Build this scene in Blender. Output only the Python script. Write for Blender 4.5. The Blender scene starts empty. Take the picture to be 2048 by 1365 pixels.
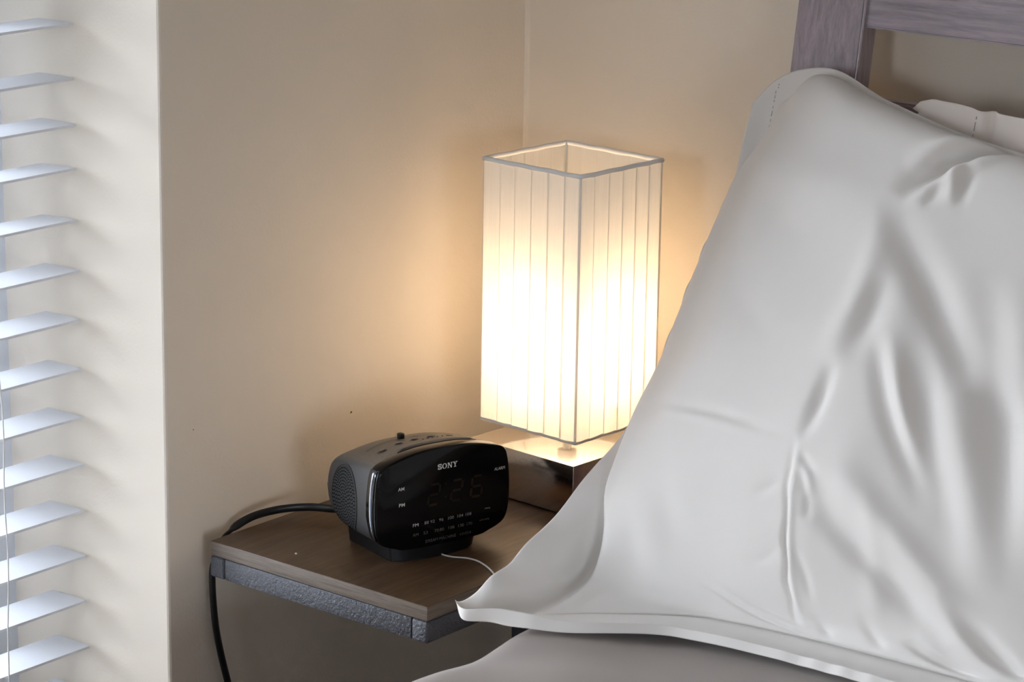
import bpy, bmesh, math, random
import numpy as np
from mathutils import Vector, Matrix

random.seed(7)
rng = np.random.RandomState(7)
sc = bpy.context.scene
col = sc.collection

# ------------------------------------------------------------------ camera
def make_camera():
    yaw, pitch, roll = (math.radians(a) for a in (38.88, 15.0, 0.90))
    f = Vector((-math.sin(yaw)*math.cos(pitch), math.cos(yaw)*math.cos(pitch), -math.sin(pitch)))
    r = Vector((math.cos(yaw), math.sin(yaw), 0)); u = r.cross(f)
    r2 = r*math.cos(roll) + u*math.sin(roll); u2 = -r*math.sin(roll) + u*math.cos(roll)
    cd = bpy.data.cameras.new('camera'); co = bpy.data.objects.new('camera', cd); col.objects.link(co)
    m = Matrix((( r2.x, u2.x, -f.x, 2.0885), (r2.y, u2.y, -f.y, -2.60993), (r2.z, u2.z, -f.z, 1.6), (0, 0, 0, 1)))
    co.matrix_world = m
    cd.sensor_width = 36; cd.sensor_fit = 'HORIZONTAL'; cd.lens = 5600/2048*36
    cd.clip_start = 0.05; cd.clip_end = 100
    cd.dof.use_dof = True; cd.dof.focus_distance = 3.0; cd.dof.aperture_fstop = 13
    sc.camera = co
make_camera()

# ------------------------------------------------------------------ daylight
world = bpy.data.worlds.new('overcast_sky'); sc.world = world; world.use_nodes = True
wt = world.node_tree; bg = wt.nodes['Background']; bg.inputs[1].default_value = 18.0
tc = wt.nodes.new('ShaderNodeTexCoord'); sx = wt.nodes.new('ShaderNodeSeparateXYZ'); wr = wt.nodes.new('ShaderNodeValToRGB'); mr = wt.nodes.new('ShaderNodeMapRange')
wt.links.new(tc.outputs['Generated'], sx.inputs[0]); wt.links.new(sx.outputs['Z'], mr.inputs['Value'])
mr.inputs['From Min'].default_value = -1; mr.inputs['From Max'].default_value = 1
wt.links.new(mr.outputs[0], wr.inputs[0]); wt.links.new(wr.outputs[0], bg.inputs[0])
# overcast sky: open ground below the horizon, brightening towards the zenith
els = wr.color_ramp.elements
while len(els) < 4: els.new(.5)
for e, (pos, c) in zip(els, ((.0, (.16, .15, .13)), (.485, (.22, .21, .19)), (.52, (.675, .73, .81)), (1.0, (1.39, 1.52, 1.69)))):
    e.position = pos; e.color = (*c, 1)

def portal(name, loc, rot, sx, sy):
    l = bpy.data.lights.new(name, 'AREA'); l.shape = 'RECTANGLE'; l.size = sx; l.size_y = sy
    o = bpy.data.objects.new(name, l); o.location = loc; o.rotation_euler = rot; col.objects.link(o)
    l.cycles.is_portal = True
    return o
WY0, WY1, WZ0, WZ1 = -1.90, -0.6082, 0.30, 2.05      # window in the left wall
VY0, VY1, VZ0, VZ1 = -3.75, -2.50, 0.60, 1.60        # unseen right-wall window, added to fill the room with light
portal('sky_portal_left', (-0.302, (WY0+WY1)/2, (WZ0+WZ1)/2), (0, math.radians(-90), 0), WZ1-WZ0, WY1-WY0)
UX0, UX1, UZ0, UZ1 = 0.55, 1.35, 1.30, 2.05          # unseen high window behind the camera, added to brighten pillows and headboard wall
portal('fill_portal_front', ((UX0+UX1)/2, -4.652, (UZ0+UZ1)/2), (math.radians(90), 0, 0), UX1-UX0, UZ1-UZ0)
portal('fill_portal_right', (4.352, (VY0+VY1)/2, (VZ0+VZ1)/2), (0, math.radians(90), 0), VZ1-VZ0, VY1-VY0)

sc.view_settings.view_transform = 'Standard'; sc.view_settings.look = 'None'
sc.view_settings.gamma = 1.0; sc.view_settings.use_curve_mapping = False
sc.view_settings.exposure = 0.19
sc.cycles.use_denoising = True
sc.cycles.use_adaptive_sampling = True; sc.cycles.adaptive_threshold = 0.02
sc.cycles.max_bounces = 6; sc.cycles.diffuse_bounces = 4; sc.cycles.glossy_bounces = 3; sc.cycles.transmission_bounces = 3; sc.cycles.transparent_max_bounces = 8; sc.cycles.caustics_refractive = False
sc.cycles.sample_clamp_indirect = 6.0

# ------------------------------------------------------------------ helpers
def link(o, parent=None):
    col.objects.link(o)
    if parent is not None: o.parent = parent
    return o
def tag(o, label=None, cat=None, group=None, kind=None):
    if label: o['label'] = label
    if cat: o['category'] = cat
    if group: o['group'] = group
    if kind: o['kind'] = kind
    return o
def empty(name, loc=(0, 0, 0), rz=0.0):
    o = bpy.data.objects.new(name, None); o.location = loc; o.rotation_euler = (0, 0, rz); o.empty_display_size = .02
    return link(o)
def mesh_obj(name, verts, faces, mat=None, parent=None, smooth=False, angle=None):
    me = bpy.data.meshes.new(name); me.from_pydata([tuple(v) for v in verts], [], [tuple(f) for f in faces]); me.update()
    return finish(name, me, mat, parent, smooth, angle)
def finish(name, me, mat, parent, smooth=False, angle=None):
    if smooth or angle: me.polygons.foreach_set('use_smooth', [True]*len(me.polygons))
    if angle: me.set_sharp_from_angle(angle=math.radians(angle))
    if mat: me.materials.append(mat)
    return link(bpy.data.objects.new(name, me), parent)
def bm_obj(name, bm, mat=None, parent=None, smooth=False, angle=None):
    bmesh.ops.recalc_face_normals(bm, faces=bm.faces[:])
    me = bpy.data.meshes.new(name); bm.to_mesh(me); bm.free()
    return finish(name, me, mat, parent, smooth, angle)
def box_bm(x0, x1, y0, y1, z0, z1, bevel=0.0, seg=2, bm=None):
    b = bmesh.new()
    vs = [b.verts.new(p) for p in ((x0,y0,z0),(x1,y0,z0),(x1,y1,z0),(x0,y1,z0),(x0,y0,z1),(x1,y0,z1),(x1,y1,z1),(x0,y1,z1))]
    for f in ((0,3,2,1),(4,5,6,7),(0,1,5,4),(1,2,6,5),(2,3,7,6),(3,0,4,7)): b.faces.new([vs[i] for i in f])
    if bevel: bmesh.ops.bevel(b, geom=b.edges[:], offset=bevel, segments=seg, affect='EDGES', profile=.5)
    if bm is None: return b
    tmp = bpy.data.meshes.new('t'); b.to_mesh(tmp); b.free(); bm.from_mesh(tmp); bpy.data.meshes.remove(tmp)
    return bm
def box(name, x0, x1, y0, y1, z0, z1, mat, parent=None, bevel=0.0, seg=2):
    return bm_obj(name, box_bm(x0, x1, y0, y1, z0, z1, bevel, seg), mat, parent, angle=35 if bevel else None)
def prism_bm(poly, lo, hi, axis='z'):
    b = bmesh.new()
    def P(p, h): return (p[0], p[1], h) if axis == 'z' else ((h, p[0], p[1]) if axis == 'x' else (p[0], h, p[1]))
    a = [b.verts.new(P(p, lo)) for p in poly]; c = [b.verts.new(P(p, hi)) for p in poly]
    b.faces.new(a); b.faces.new(c); n = len(poly)
    for i in range(n): b.faces.new((a[i], a[(i+1) % n], c[(i+1) % n], c[i]))
    return b
def catmull(pts, n=8, closed=False):
    pts = [np.array(p, float) for p in pts]; out = []; N = len(pts)
    rngi = range(N) if closed else range(N-1)
    for i in rngi:
        if closed: p0, p1, p2, p3 = (pts[(i+k-1) % N] for k in range(4))
        else: p0, p1, p2, p3 = pts[max(i-1, 0)], pts[i], pts[i+1], pts[min(i+2, N-1)]
        for k in range(n):
            t = k/n
            out.append(.5*((2*p1)+(-p0+p2)*t+(2*p0-5*p1+4*p2-p3)*t*t+(-p0+3*p1-3*p2+p3)*t**3))
    if not closed: out.append(pts[-1])
    return out
def tube_bm(path, rx, ry=None, seg=10, up=(0, 0, 1)):
    """sweep an ellipse (rx sideways, ry along the up hint) along a path"""
    ry = ry or rx; b = bmesh.new(); rings = []; path = [Vector(p) for p in path]; upv = Vector(up)
    for i, p in enumerate(path):
        d = (path[min(i+1, len(path)-1)] - path[max(i-1, 0)]).normalized()
        s = d.cross(upv)
        if s.length < 1e-3: s = d.cross(Vector((0, 1, 0)))
        s.normalize(); u = s.cross(d)
        rings.append([b.verts.new(p + s*rx*math.cos(a) + u*ry*math.sin(a)) for a in (2*math.pi*k/seg for k in range(seg))])
    for r0, r1 in zip(rings, rings[1:]):
        for k in range(seg): b.faces.new((r0[k], r0[(k+1) % seg], r1[(k+1) % seg], r1[k]))
    b.faces.new(rings[0]); b.faces.new(rings[-1])
    return b

# ------------------------------------------------------------------ materials
class NT:
    def __init__(self, name):
        self.m = bpy.data.materials.new(name); self.m.use_nodes = True
        self.t = self.m.node_tree; self.b = self.t.nodes['Principled BSDF']; self.o = self.t.nodes['Material Output']
    def n(self, kind, **kw):
        x = self.t.nodes.new(kind)
        for k, v in kw.items(): setattr(x, k, v)
        return x
    def l(self, a, b): self.t.links.new(a, b)
    def set(self, **kw):
        for k, v in kw.items(): self.b.inputs[k.replace('_', ' ')].default_value = v
        return self
    def coords(self, scale=(1, 1, 1), rot=(0, 0, 0), space='Object'):
        c = self.n('ShaderNodeTexCoord'); m = self.n('ShaderNodeMapping')
        m.inputs['Scale'].default_value = scale; m.inputs['Rotation'].default_value = rot
        self.l(c.outputs[space], m.inputs[0]); return m.outputs[0]
    def noise(self, vec, scale, detail=4, rough=.55, dist=0.0):
        x = self.n('ShaderNodeTexNoise'); x.inputs['Scale'].default_value = scale; x.inputs['Detail'].default_value = detail
        x.inputs['Roughness'].default_value = rough; x.inputs['Distortion'].default_value = dist
        self.l(vec, x.inputs['Vector']); return x.outputs['Fac']
    def ramp(self, fac, stops):
        r = self.n('ShaderNodeValToRGB'); e = r.color_ramp.elements
        while len(e) < len(stops): e.new(.5)
        for el, (p, c) in zip(e, stops):
            el.position = p; el.color = c if len(c) == 4 else (*c, 1)
        self.l(fac, r.inputs[0]); return r.outputs[0]
    def bump(self, h, strength=.3, dist=.001, normal=None):
        b = self.n('ShaderNodeBump'); b.inputs['Strength'].default_value = strength; b.inputs['Distance'].default_value = dist
        self.l(h, b.inputs['Height'])
        if normal is not None: self.l(normal, b.inputs['Normal'])
        self.l(b.outputs[0], self.b.inputs['Normal']); return b.outputs[0]
def rgb(*c): return (*c, 1)

def mat_paint(name, c, bump=.25):
    k = NT(name); v = k.coords(); k.set(Roughness=.62, Base_Color=rgb(*c))
    k.b.inputs['Specular IOR Level'].default_value = .3
    f = k.noise(v, 3.0, 3); lo = tuple(x*.97 for x in c); hi = tuple(min(1, x*1.02) for x in c)
    k.l(k.ramp(f, [(.3, lo), (.7, hi)]), k.b.inputs['Base Color'])
    k.bump(k.noise(v, 260, 3, .6), bump, .0012); return k.m
M_wall = mat_paint('wall_paint', (.82, .743, .64))
M_ceil = mat_paint('ceiling_paint', (.80, .79, .77), .1)
def mat_floor():
    k = NT('floor_wood'); v = k.coords((1, 9, 1)); k.set(Roughness=.45)
    k.l(k.ramp(k.noise(v, 4, 6), [(.3, (.050, .034, .024)), (.7, (.085, .058, .040))]), k.b.inputs['Base Color']); return k.m
M_floor = mat_floor()
def mat_plain(name, c, rough=.5, metal=0.0, spec=.5, bump=None, coat=0.0):
    k = NT(name); k.set(Base_Color=rgb(*c), Roughness=rough, Metallic=metal)
    k.b.inputs['Specular IOR Level'].default_value = spec
    if coat: k.b.inputs['Coat Weight'].default_value = coat; k.b.inputs['Coat Roughness'].default_value = .05
    if bump:
        v = k.coords(); k.bump(k.noise(v, bump[0], 3), bump[1], bump[2])
    return k.m
M_slat = mat_plain('blind_slat_white', (.80, .83, .89), .38)
M_frame = mat_plain('window_frame_white', (.70, .74, .80), .4)
M_cord = mat_plain('blind_cord', (.80, .80, .80), .8)
def mat_glass():
    k = NT('window_glass'); tr = k.n('ShaderNodeBsdfTransparent'); gl = k.n('ShaderNodeBsdfGlossy'); gl.inputs['Roughness'].default_value = .02
    lw = k.n('ShaderNodeFresnel'); lw.inputs['IOR'].default_value = 1.45; mx = k.n('ShaderNodeMixShader')
    k.l(lw.outputs[0], mx.inputs[0]); k.l(tr.outputs[0], mx.inputs[1]); k.l(gl.outputs[0], mx.inputs[2]); k.l(mx.outputs[0], k.o.inputs[0]); return k.m
M_glass = mat_glass()
def mat_wood(name, dark, light, rough, axis_scale, scale=7, bump=.25, spec=.5, coords_rot=(0, 0, 0), coat=0.0):
    k = NT(name); v = k.coords(axis_scale, coords_rot); k.b.inputs['Specular IOR Level'].default_value = spec
    a = k.noise(v, scale, 8, .62, .6); b2 = k.noise(v, scale*6, 4, .6)
    mx = k.n('ShaderNodeMath', operation='MULTIPLY_ADD'); k.l(b2, mx.inputs[0]); mx.inputs[1].default_value = .35; k.l(a, mx.inputs[2])
    mid = tuple((p+q)/2 for p, q in zip(dark, light))
    k.l(k.ramp(mx.outputs[0], [(.42, dark), (.62, mid), (.84, light)]), k.b.inputs['Base Color'])
    k.set(Roughness=rough); k.bump(mx.outputs[0], bump, .0008)
    if coat: k.b.inputs['Coat Weight'].default_value = coat; k.b.inputs['Coat Roughness'].default_value = .32; k.b.inputs['Coat IOR'].default_value = 2.2; k.l(k.b.inputs['Normal'].links[0].from_socket, k.b.inputs['Coat Normal'])
    return k.m
M_top = mat_wood('walnut_laminate', (.034, .018, .009), (.105, .058, .027), .42, (22, 1.6, 22), 5, .25)
M_edge = mat_wood('laminate_edge', (.058, .041, .030), (.195, .150, .115), .5, (3, 3, 120), 5, .5)
M_steel = mat_plain('hammered_grey_metal', (.078, .080, .093), .48, .35, .5, (300, .75, .0022))
M_head = mat_wood('dark_headboard_wood', (.075, .043, .052), (.33, .23, .265), .30, (60, 60, 4), 3, .6, .6, coat=1.0)
M_headx = mat_wood('dark_headboard_wood_across', (.075, .043, .052), (.33, .23, .265), .30, (4, 60, 60), 3, .6, .6, coat=1.0)
M_bedrail = mat_wood('dark_bed_rail_wood', (.012, .007, .006), (.045, .026, .022), .45, (4, 60, 60), 3)
def mat_cloth(name, c, scale=900, bump=.12, sheen=.3):
    k = NT(name); v = k.coords(); k.set(Roughness=.85, Base_Color=rgb(*c)); k.b.inputs['Specular IOR Level'].default_value = .2
    k.b.inputs['Sheen Weight'].default_value = sheen
    f = k.noise(v, 8, 3); k.l(k.ramp(f, [(.3, tuple(x*.97 for x in c)), (.7, c)]), k.b.inputs['Base Color'])
    k.bump(k.noise(v, scale, 2), bump, .0004); return k.m
M_pillow = mat_cloth('stone_cotton', (.80, .77, .735))
M_pillow2 = mat_cloth('cream_cotton', (.90, .81, .74))
M_sheet = mat_cloth('taupe_sheet', (.305, .255, .225))
M_thread = mat_cloth('stitch_thread', (.60, .565, .53))
def mat_shade():
    k = NT('shade_ribbon'); k.t.nodes.remove(k.b)
    v = k.coords((1, 1, .02)); f = k.noise(v, 900, 3)
    cr = k.ramp(f, [(.25, (.85, .83, .80)), (.75, (.91, .90, .88))])
    d = k.n('ShaderNodeBsdfDiffuse'); t = k.n('ShaderNodeBsdfTranslucent'); mx = k.n('ShaderNodeMixShader'); mx.inputs[0].default_value = .52
    k.l(cr, d.inputs[0]); k.l(cr, t.inputs[0]); k.l(d.outputs[0], mx.inputs[1]); k.l(t.outputs[0], mx.inputs[2]); k.l(mx.outputs[0], k.o.inputs[0]); return k.m
M_shade = mat_shade()
M_tape = mat_cloth('shade_tape', (.84, .83, .81))
def mat_chrome():
    k = NT('polished_chrome'); v = k.coords(); k.set(Metallic=1.0, Base_Color=rgb(.74, .71, .68))
    f = k.noise(v, 22, 5, .7); s = k.noise(v, 420, 2)
    mm = k.n('ShaderNodeMath', operation='MULTIPLY'); k.l(f, mm.inputs[0]); k.l(s, mm.inputs[1])
    k.l(k.ramp(mm.outputs[0], [(.22, (.12,)*3), (.42, (.26,)*3)]), k.b.inputs['Roughness']); return k.m
M_chrome = mat_chrome()
def mat_bulb():
    k = NT('glowing_bulb'); k.set(Base_Color=rgb(1, .95, .88)); k.b.inputs['Emission Color'].default_value = rgb(1, .72, .45)
    k.b.inputs['Emission Strength'].default_value = 29; return k.m
M_bulb = mat_bulb()
M_brass = mat_plain('lamp_socket', (.75, .74, .72), .35)
def mat_dust_and_glow(name, c, dust_glow, rough):
    """dusty plastic whose upward faces are also painted lighter for lamp glow"""
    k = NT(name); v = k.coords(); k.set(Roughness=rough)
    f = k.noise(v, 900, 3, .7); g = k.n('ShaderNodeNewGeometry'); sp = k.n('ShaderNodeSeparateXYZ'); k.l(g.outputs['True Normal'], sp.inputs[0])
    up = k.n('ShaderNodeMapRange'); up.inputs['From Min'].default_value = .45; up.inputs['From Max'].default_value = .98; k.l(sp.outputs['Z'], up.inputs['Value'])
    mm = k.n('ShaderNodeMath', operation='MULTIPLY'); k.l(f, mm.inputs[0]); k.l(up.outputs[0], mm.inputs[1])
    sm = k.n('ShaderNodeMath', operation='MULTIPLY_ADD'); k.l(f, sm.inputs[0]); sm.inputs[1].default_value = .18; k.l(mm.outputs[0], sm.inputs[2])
    k.l(k.ramp(sm.outputs[0], [(.08, c), (.75, dust_glow)]), k.b.inputs['Base Color']); k.bump(f, .15, .0004); return k.m  # lighter tone upward: dusty film plus painted lamp glow
M_body = mat_dust_and_glow('charcoal_plastic', (.026, .027, .030), (.19, .165, .14), .48)
M_grille = mat_plain('speaker_grille_plastic', (.035, .036, .038), .65, 0, .25)
M_hole = mat_plain('speaker_hole_shadow', (.002, .002, .002), 1.0, 0, 0)
M_foot = mat_plain('black_foot_plastic', (.006, .006, .007), .28, 0, .35)
M_black = mat_plain('black_plastic', (.006, .006, .007), .3)
M_gloss = mat_plain('gloss_black_panel', (.003, .0026, .0026), .12, 0, .2)
M_trim = mat_plain('dark_chrome_trim', (.20, .215, .25), .16, 1.0)
M_print = mat_plain('grey_print', (.56, .55, .54), .6)
M_print2 = mat_plain('faint_print', (.21, .20, .19), .6)
M_print3 = mat_plain('faintest_print', (.10, .092, .085), .6)
M_digit = mat_plain('unlit_digit', (.016, .011, .007), .12, 0, .2)
M_cable = mat_plain('black_cable', (.007, .007, .007), .38)
M_wire = mat_plain('white_wire', (.70, .69, .67), .5)
M_mark = mat_plain('wall_mark', (.20, .15, .11), .8)
M_crumb = mat_plain('crumb', (.75, .72, .68), .8)

# ------------------------------------------------------------------ the room
RX, RY, RH = 4.2, -4.5, 2.5
def struct(o): o['kind'] = 'structure'; return o
struct(box('floor', -.3, RX+.15, RY-.15, .15, -.1, 0, M_floor))
struct(box('ceiling', -.3, RX+.15, RY-.15, .15, RH, RH+.1, M_ceil))
def wall_left():
    c = .003
    # pier between window and corner, with an eased arris on the window side
    b = prism_bm([(-.30, 0), (-.30, WY1), (-c, WY1), (-c*.3, WY1+c*.3), (0, WY1+c), (0, 0)], 0, RH)
    box_bm(-.30, 0, RY, WY0, 0, RH, bm=b)
    box_bm(-.30, 0, WY0, WY1, 0, WZ0, bm=b); box_bm(-.30, 0, WY0, WY1, WZ1, RH, bm=b)
    return struct(bm_obj('wall_left', b, M_wall))
WL = wall_left()
WB = struct(box('wall_back', -.30, RX+.15, 0, .15, 0, RH, M_wall))
def wall_right():
    b = box_bm(RX, RX+.15, RY, VY0, 0, RH)
    box_bm(RX, RX+.15, VY1, 0, 0, RH, bm=b); box_bm(RX, RX+.15, VY0, VY1, 0, VZ0, bm=b); box_bm(RX, RX+.15, VY0, VY1, VZ1, RH, bm=b)
    return struct(bm_obj('wall_right', b, M_wall))
wall_right()
def wall_front():
    b = box_bm(-.30, UX0, RY-.15, RY, 0, RH)
    box_bm(UX1, RX+.15, RY-.15, RY, 0, RH, bm=b); box_bm(UX0, UX1, RY-.15, RY, 0, UZ0, bm=b); box_bm(UX0, UX1, RY-.15, RY, UZ1, RH, bm=b)
    return struct(bm_obj('wall_front', b, M_wall))
wall_front()
# painted caulk line running up the corner of the two walls
struct(bm_obj('trim_1', prism_bm([(0, 0), (.0045, 0), (.002, -.002), (0, -.0045)], 0, RH), M_wall))
# little marks on the painted wall
def mark(y, z, w, h, rot):
    b = bmesh.new(); vs = [b.verts.new((.0006, y + w*math.cos(a)*math.cos(rot) - h*math.sin(a)*math.sin(rot), z + w*math.cos(a)*math.sin(rot) + h*math.sin(a)*math.cos(rot))) for a in (k*math.pi/4 for k in range(8))]
    b.faces.new(vs); ret = bmesh.ops.extrude_face_region(b, geom=b.faces[:])
    for v in ret['geom']:
        if isinstance(v, bmesh.types.BMVert): v.co.x = 0
    return bm_obj('paint_chip', b, M_mark, WL)
mark(-.3136, .6816, .0017, .0011, .5)
mark(-.567, .7175, .0006, .0006, 0)

# window in the left wall: frame and pane set deep in the reveal
def window(n, axis, lo, hi, z0, z1, at, depth, fw=.055):
    """axis 'y': opening spans y at x = at; axis 'x': opening spans x at y = at"""
    def bx(b, a0, a1, c0, c1, d0, d1):
        return box_bm(d0, d1, a0, a1, c0, c1, bm=b) if axis == 'y' else box_bm(a0, a1, d0, d1, c0, c1, bm=b)
    root = empty('window_%d' % n, (0, 0, 0)); struct(root)
    mid = (lo+hi)/2
    for nm, (a0, a1, c0, c1, dd) in (('frame_stile', (lo, lo+fw, z0, z1, 0)), ('frame_stile', (hi-fw, hi, z0, z1, 0)),
                                 ('frame_rail', (lo+fw, hi-fw, z0, z0+fw, 0)), ('frame_rail', (lo+fw, hi-fw, z1-fw, z1, 0)), ('meeting_rail', (lo+fw, hi-fw, (z0+z1)/2-.02, (z0+z1)/2+.02, 0)),
                                 ('sash_stile', (lo+fw, lo+fw+.035, z0+fw, z1-fw, .012)), ('sash_stile', (hi-fw-.035, hi-fw, z0+fw, z1-fw, .012))):
        b = bmesh.new(); bx(b, a0, a1, c0, c1, at-depth+dd*.5, at-dd); bm_obj(nm, b, M_frame, root)
    b = bmesh.new(); bx(b, lo+fw, hi-fw, z0+fw, z1-fw, at-depth*.5-.002, at-depth*.5+.002); bm_obj('pane', b, M_glass, root)
    return root
window(1, 'y', WY0, WY1, WZ0, WZ1, -.250, .045)
window(3, 'x', UX0, UX1, UZ0, UZ1, RY-.06, .045)  # out of view, added as a fill source from the front
window(2, 'y', VY0, VY1, VZ0, VZ1, RX+.12, .045)  # out of view, added as a fill source from the right

# ------------------------------------------------------------------ venetian blind
def blind():
    root = empty('venetian_blind', (-.148, WY1-.008, WZ0))
    tag(root, 'white venetian blind of wide open slats hanging in the window recess', 'blind')
    y1, y0 = 0, (WY0+.012)-(WY1-.008)
    zs = [1.1515, 1.0926, 1.0433, .9946, .9376, .8826, .8286, .7730, .7185, .6637, .6100, .5570, .5040, .4495, .3960]
    zz = 1.1515
    while zz < 1.93: zz += .0545; zs.append(zz)
    xf = -.1217
    hw = .0275
    def slat_mesh():
        vs, fs = [], []; n = 6; Y = [y0, y1]
        for yy in Y:
            for k in range(n+1):
                x = -hw + 2*hw*k/n; c = .0004*(1-(x/hw)**2); vs.append((x, yy, c))
            for k in range(n+1):
                x = -hw + 2*hw*k/n; c = .0004*(1-(x/hw)**2); vs.append((x, yy, c-.0028))
        m = 2*(n+1)
        for k in range(n):
            fs.append((k, k+1, m+k+1, m+k)); fs.append((n+1+k, m+n+1+k, m+n+2+k, n+2+k))
            fs.append((k, n+1+k, n+2+k, k+1)); fs.append((m+k, m+k+1, m+n+2+k, m+n+1+k))
        fs.append((0, m, m+n+1, n+1)); fs.append((n, 2*n+1, m+2*n+1, m+n))
        me = bpy.data.meshes.new('slat'); me.from_pydata(vs, [], fs); me.update(); me.materials.append(M_slat)
        b = bmesh.new(); b.from_mesh(me); bmesh.ops.recalc_face_normals(b, faces=b.faces[:]); b.to_mesh(me); b.free()
        return me
    me = slat_mesh()
    for i, z in enumerate(sorted(zs)):
        o = link(bpy.data.objects.new('slat', me), root)
        jx = (rng.rand()-.5)*.004
        o.location = (xf-hw+.148+jx, (rng.rand()-.5)*.003, z+.0012-WZ0); o.rotation_euler = (0, math.radians(-1.2+rng.rand()*1.2 - (2.2 if abs(z-.9376) < .01 or abs(z-.9946) < .01 else 0)), 0)
    box('headrail', -.03, .028, y0, y1, 1.93-WZ0+.055, 2.045-WZ0, M_slat, root, .002)
    box('bottom_rail', -.026, .028, y0, y1, .335-WZ0, .352-WZ0, M_slat, root, .002)
    # ladder cords and a slack lift cord
    for yy in (-.118, -.60, -1.10):
        for sx in (.0305, -.0345):
            p = [(sx+.0012*math.sin(q*1.1), yy+(.0022*math.sin(q*.62)+.0012*math.sin(q*1.7))*(1 if sx > 0 else .3), 1.99-WZ0-q*(1.99-.345)/40) for q in range(41)]
            bm_obj('ladder_cord', tube_bm(p, .0008, seg=6, up=(0, 1, 0)), M_cord, root, smooth=True)
blind()

# ------------------------------------------------------------------ nightstand
TX0, TX1, TY0, TY1, TZ = .0306, .3425, -.575, -.03, .600
def nightstand():
    root = empty('nightstand', ((TX0+TX1)/2, (TY0+TY1)/2, 0)); ox, oy = root.location.x, root.location.y
    tag(root, 'narrow nightstand with dark walnut top on a hammered grey metal frame', 'nightstand')
    X0, X1, Y0, Y1 = TX0-ox, TX1-ox, TY0-oy, TY1-oy
    w = .0165; e = .0008
    o = bm_obj('top', box_bm(X0+e, X1-e, Y0+e, Y1-e, TZ-.0165, TZ, .0009, 2), M_top, root, angle=35)
    o.data.materials.append(M_edge)
    for p in o.data.polygons:
        if abs(p.normal.z) < .5 and p.center.z < TZ-.0008: p.material_index = 1
    # rails: two side tubes whose ends show at the front, a cross tube between them
    z1, z0, t = TZ-.0168, TZ-.041, .0215
    box('side_rail', X0, X0+t, Y0, Y1, z0, z1, M_steel, root, .003, 3)
    box('side_rail', X1-t, X1, Y0, Y1, z0, z1, M_steel, root, .003, 3)
    box('front_rail', X0+t+.0008, X1-t-.0008, Y0+.0006, Y0+t, z0+.0004, z1, M_steel, root, .0012, 2)
    box('rear_rail', X0+t, X1-t, Y1-t, Y1, z0, z1, M_steel, root, .0012, 2)
    for x in (X0, X1-t):
        box('leg', x, x+t, Y1-t, Y1, .022, z0, M_steel, root, .003, 3)
        box('foot_rail', x, x+t, Y0+.05, Y1, 0, .022, M_steel, root, .003, 3)
    box('lower_rail', X0+t, X1-t, Y1-t, Y1, 0, .022, M_steel, root, .0012, 2)
nightstand()
def crumb():
    b = bmesh.new(); bmesh.ops.create_icosphere(b, subdivisions=2, radius=.0013)
    for v in b.verts: v.co *= .8+.4*rng.rand(); v.co.z *= .7
    o = bm_obj('crumb', b, M_crumb, smooth=True); o.location = (.1312, -.5452, TZ+.0006)
    tag(o, 'tiny white crumb lying on the walnut nightstand top', 'crumb')
crumb()

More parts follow.
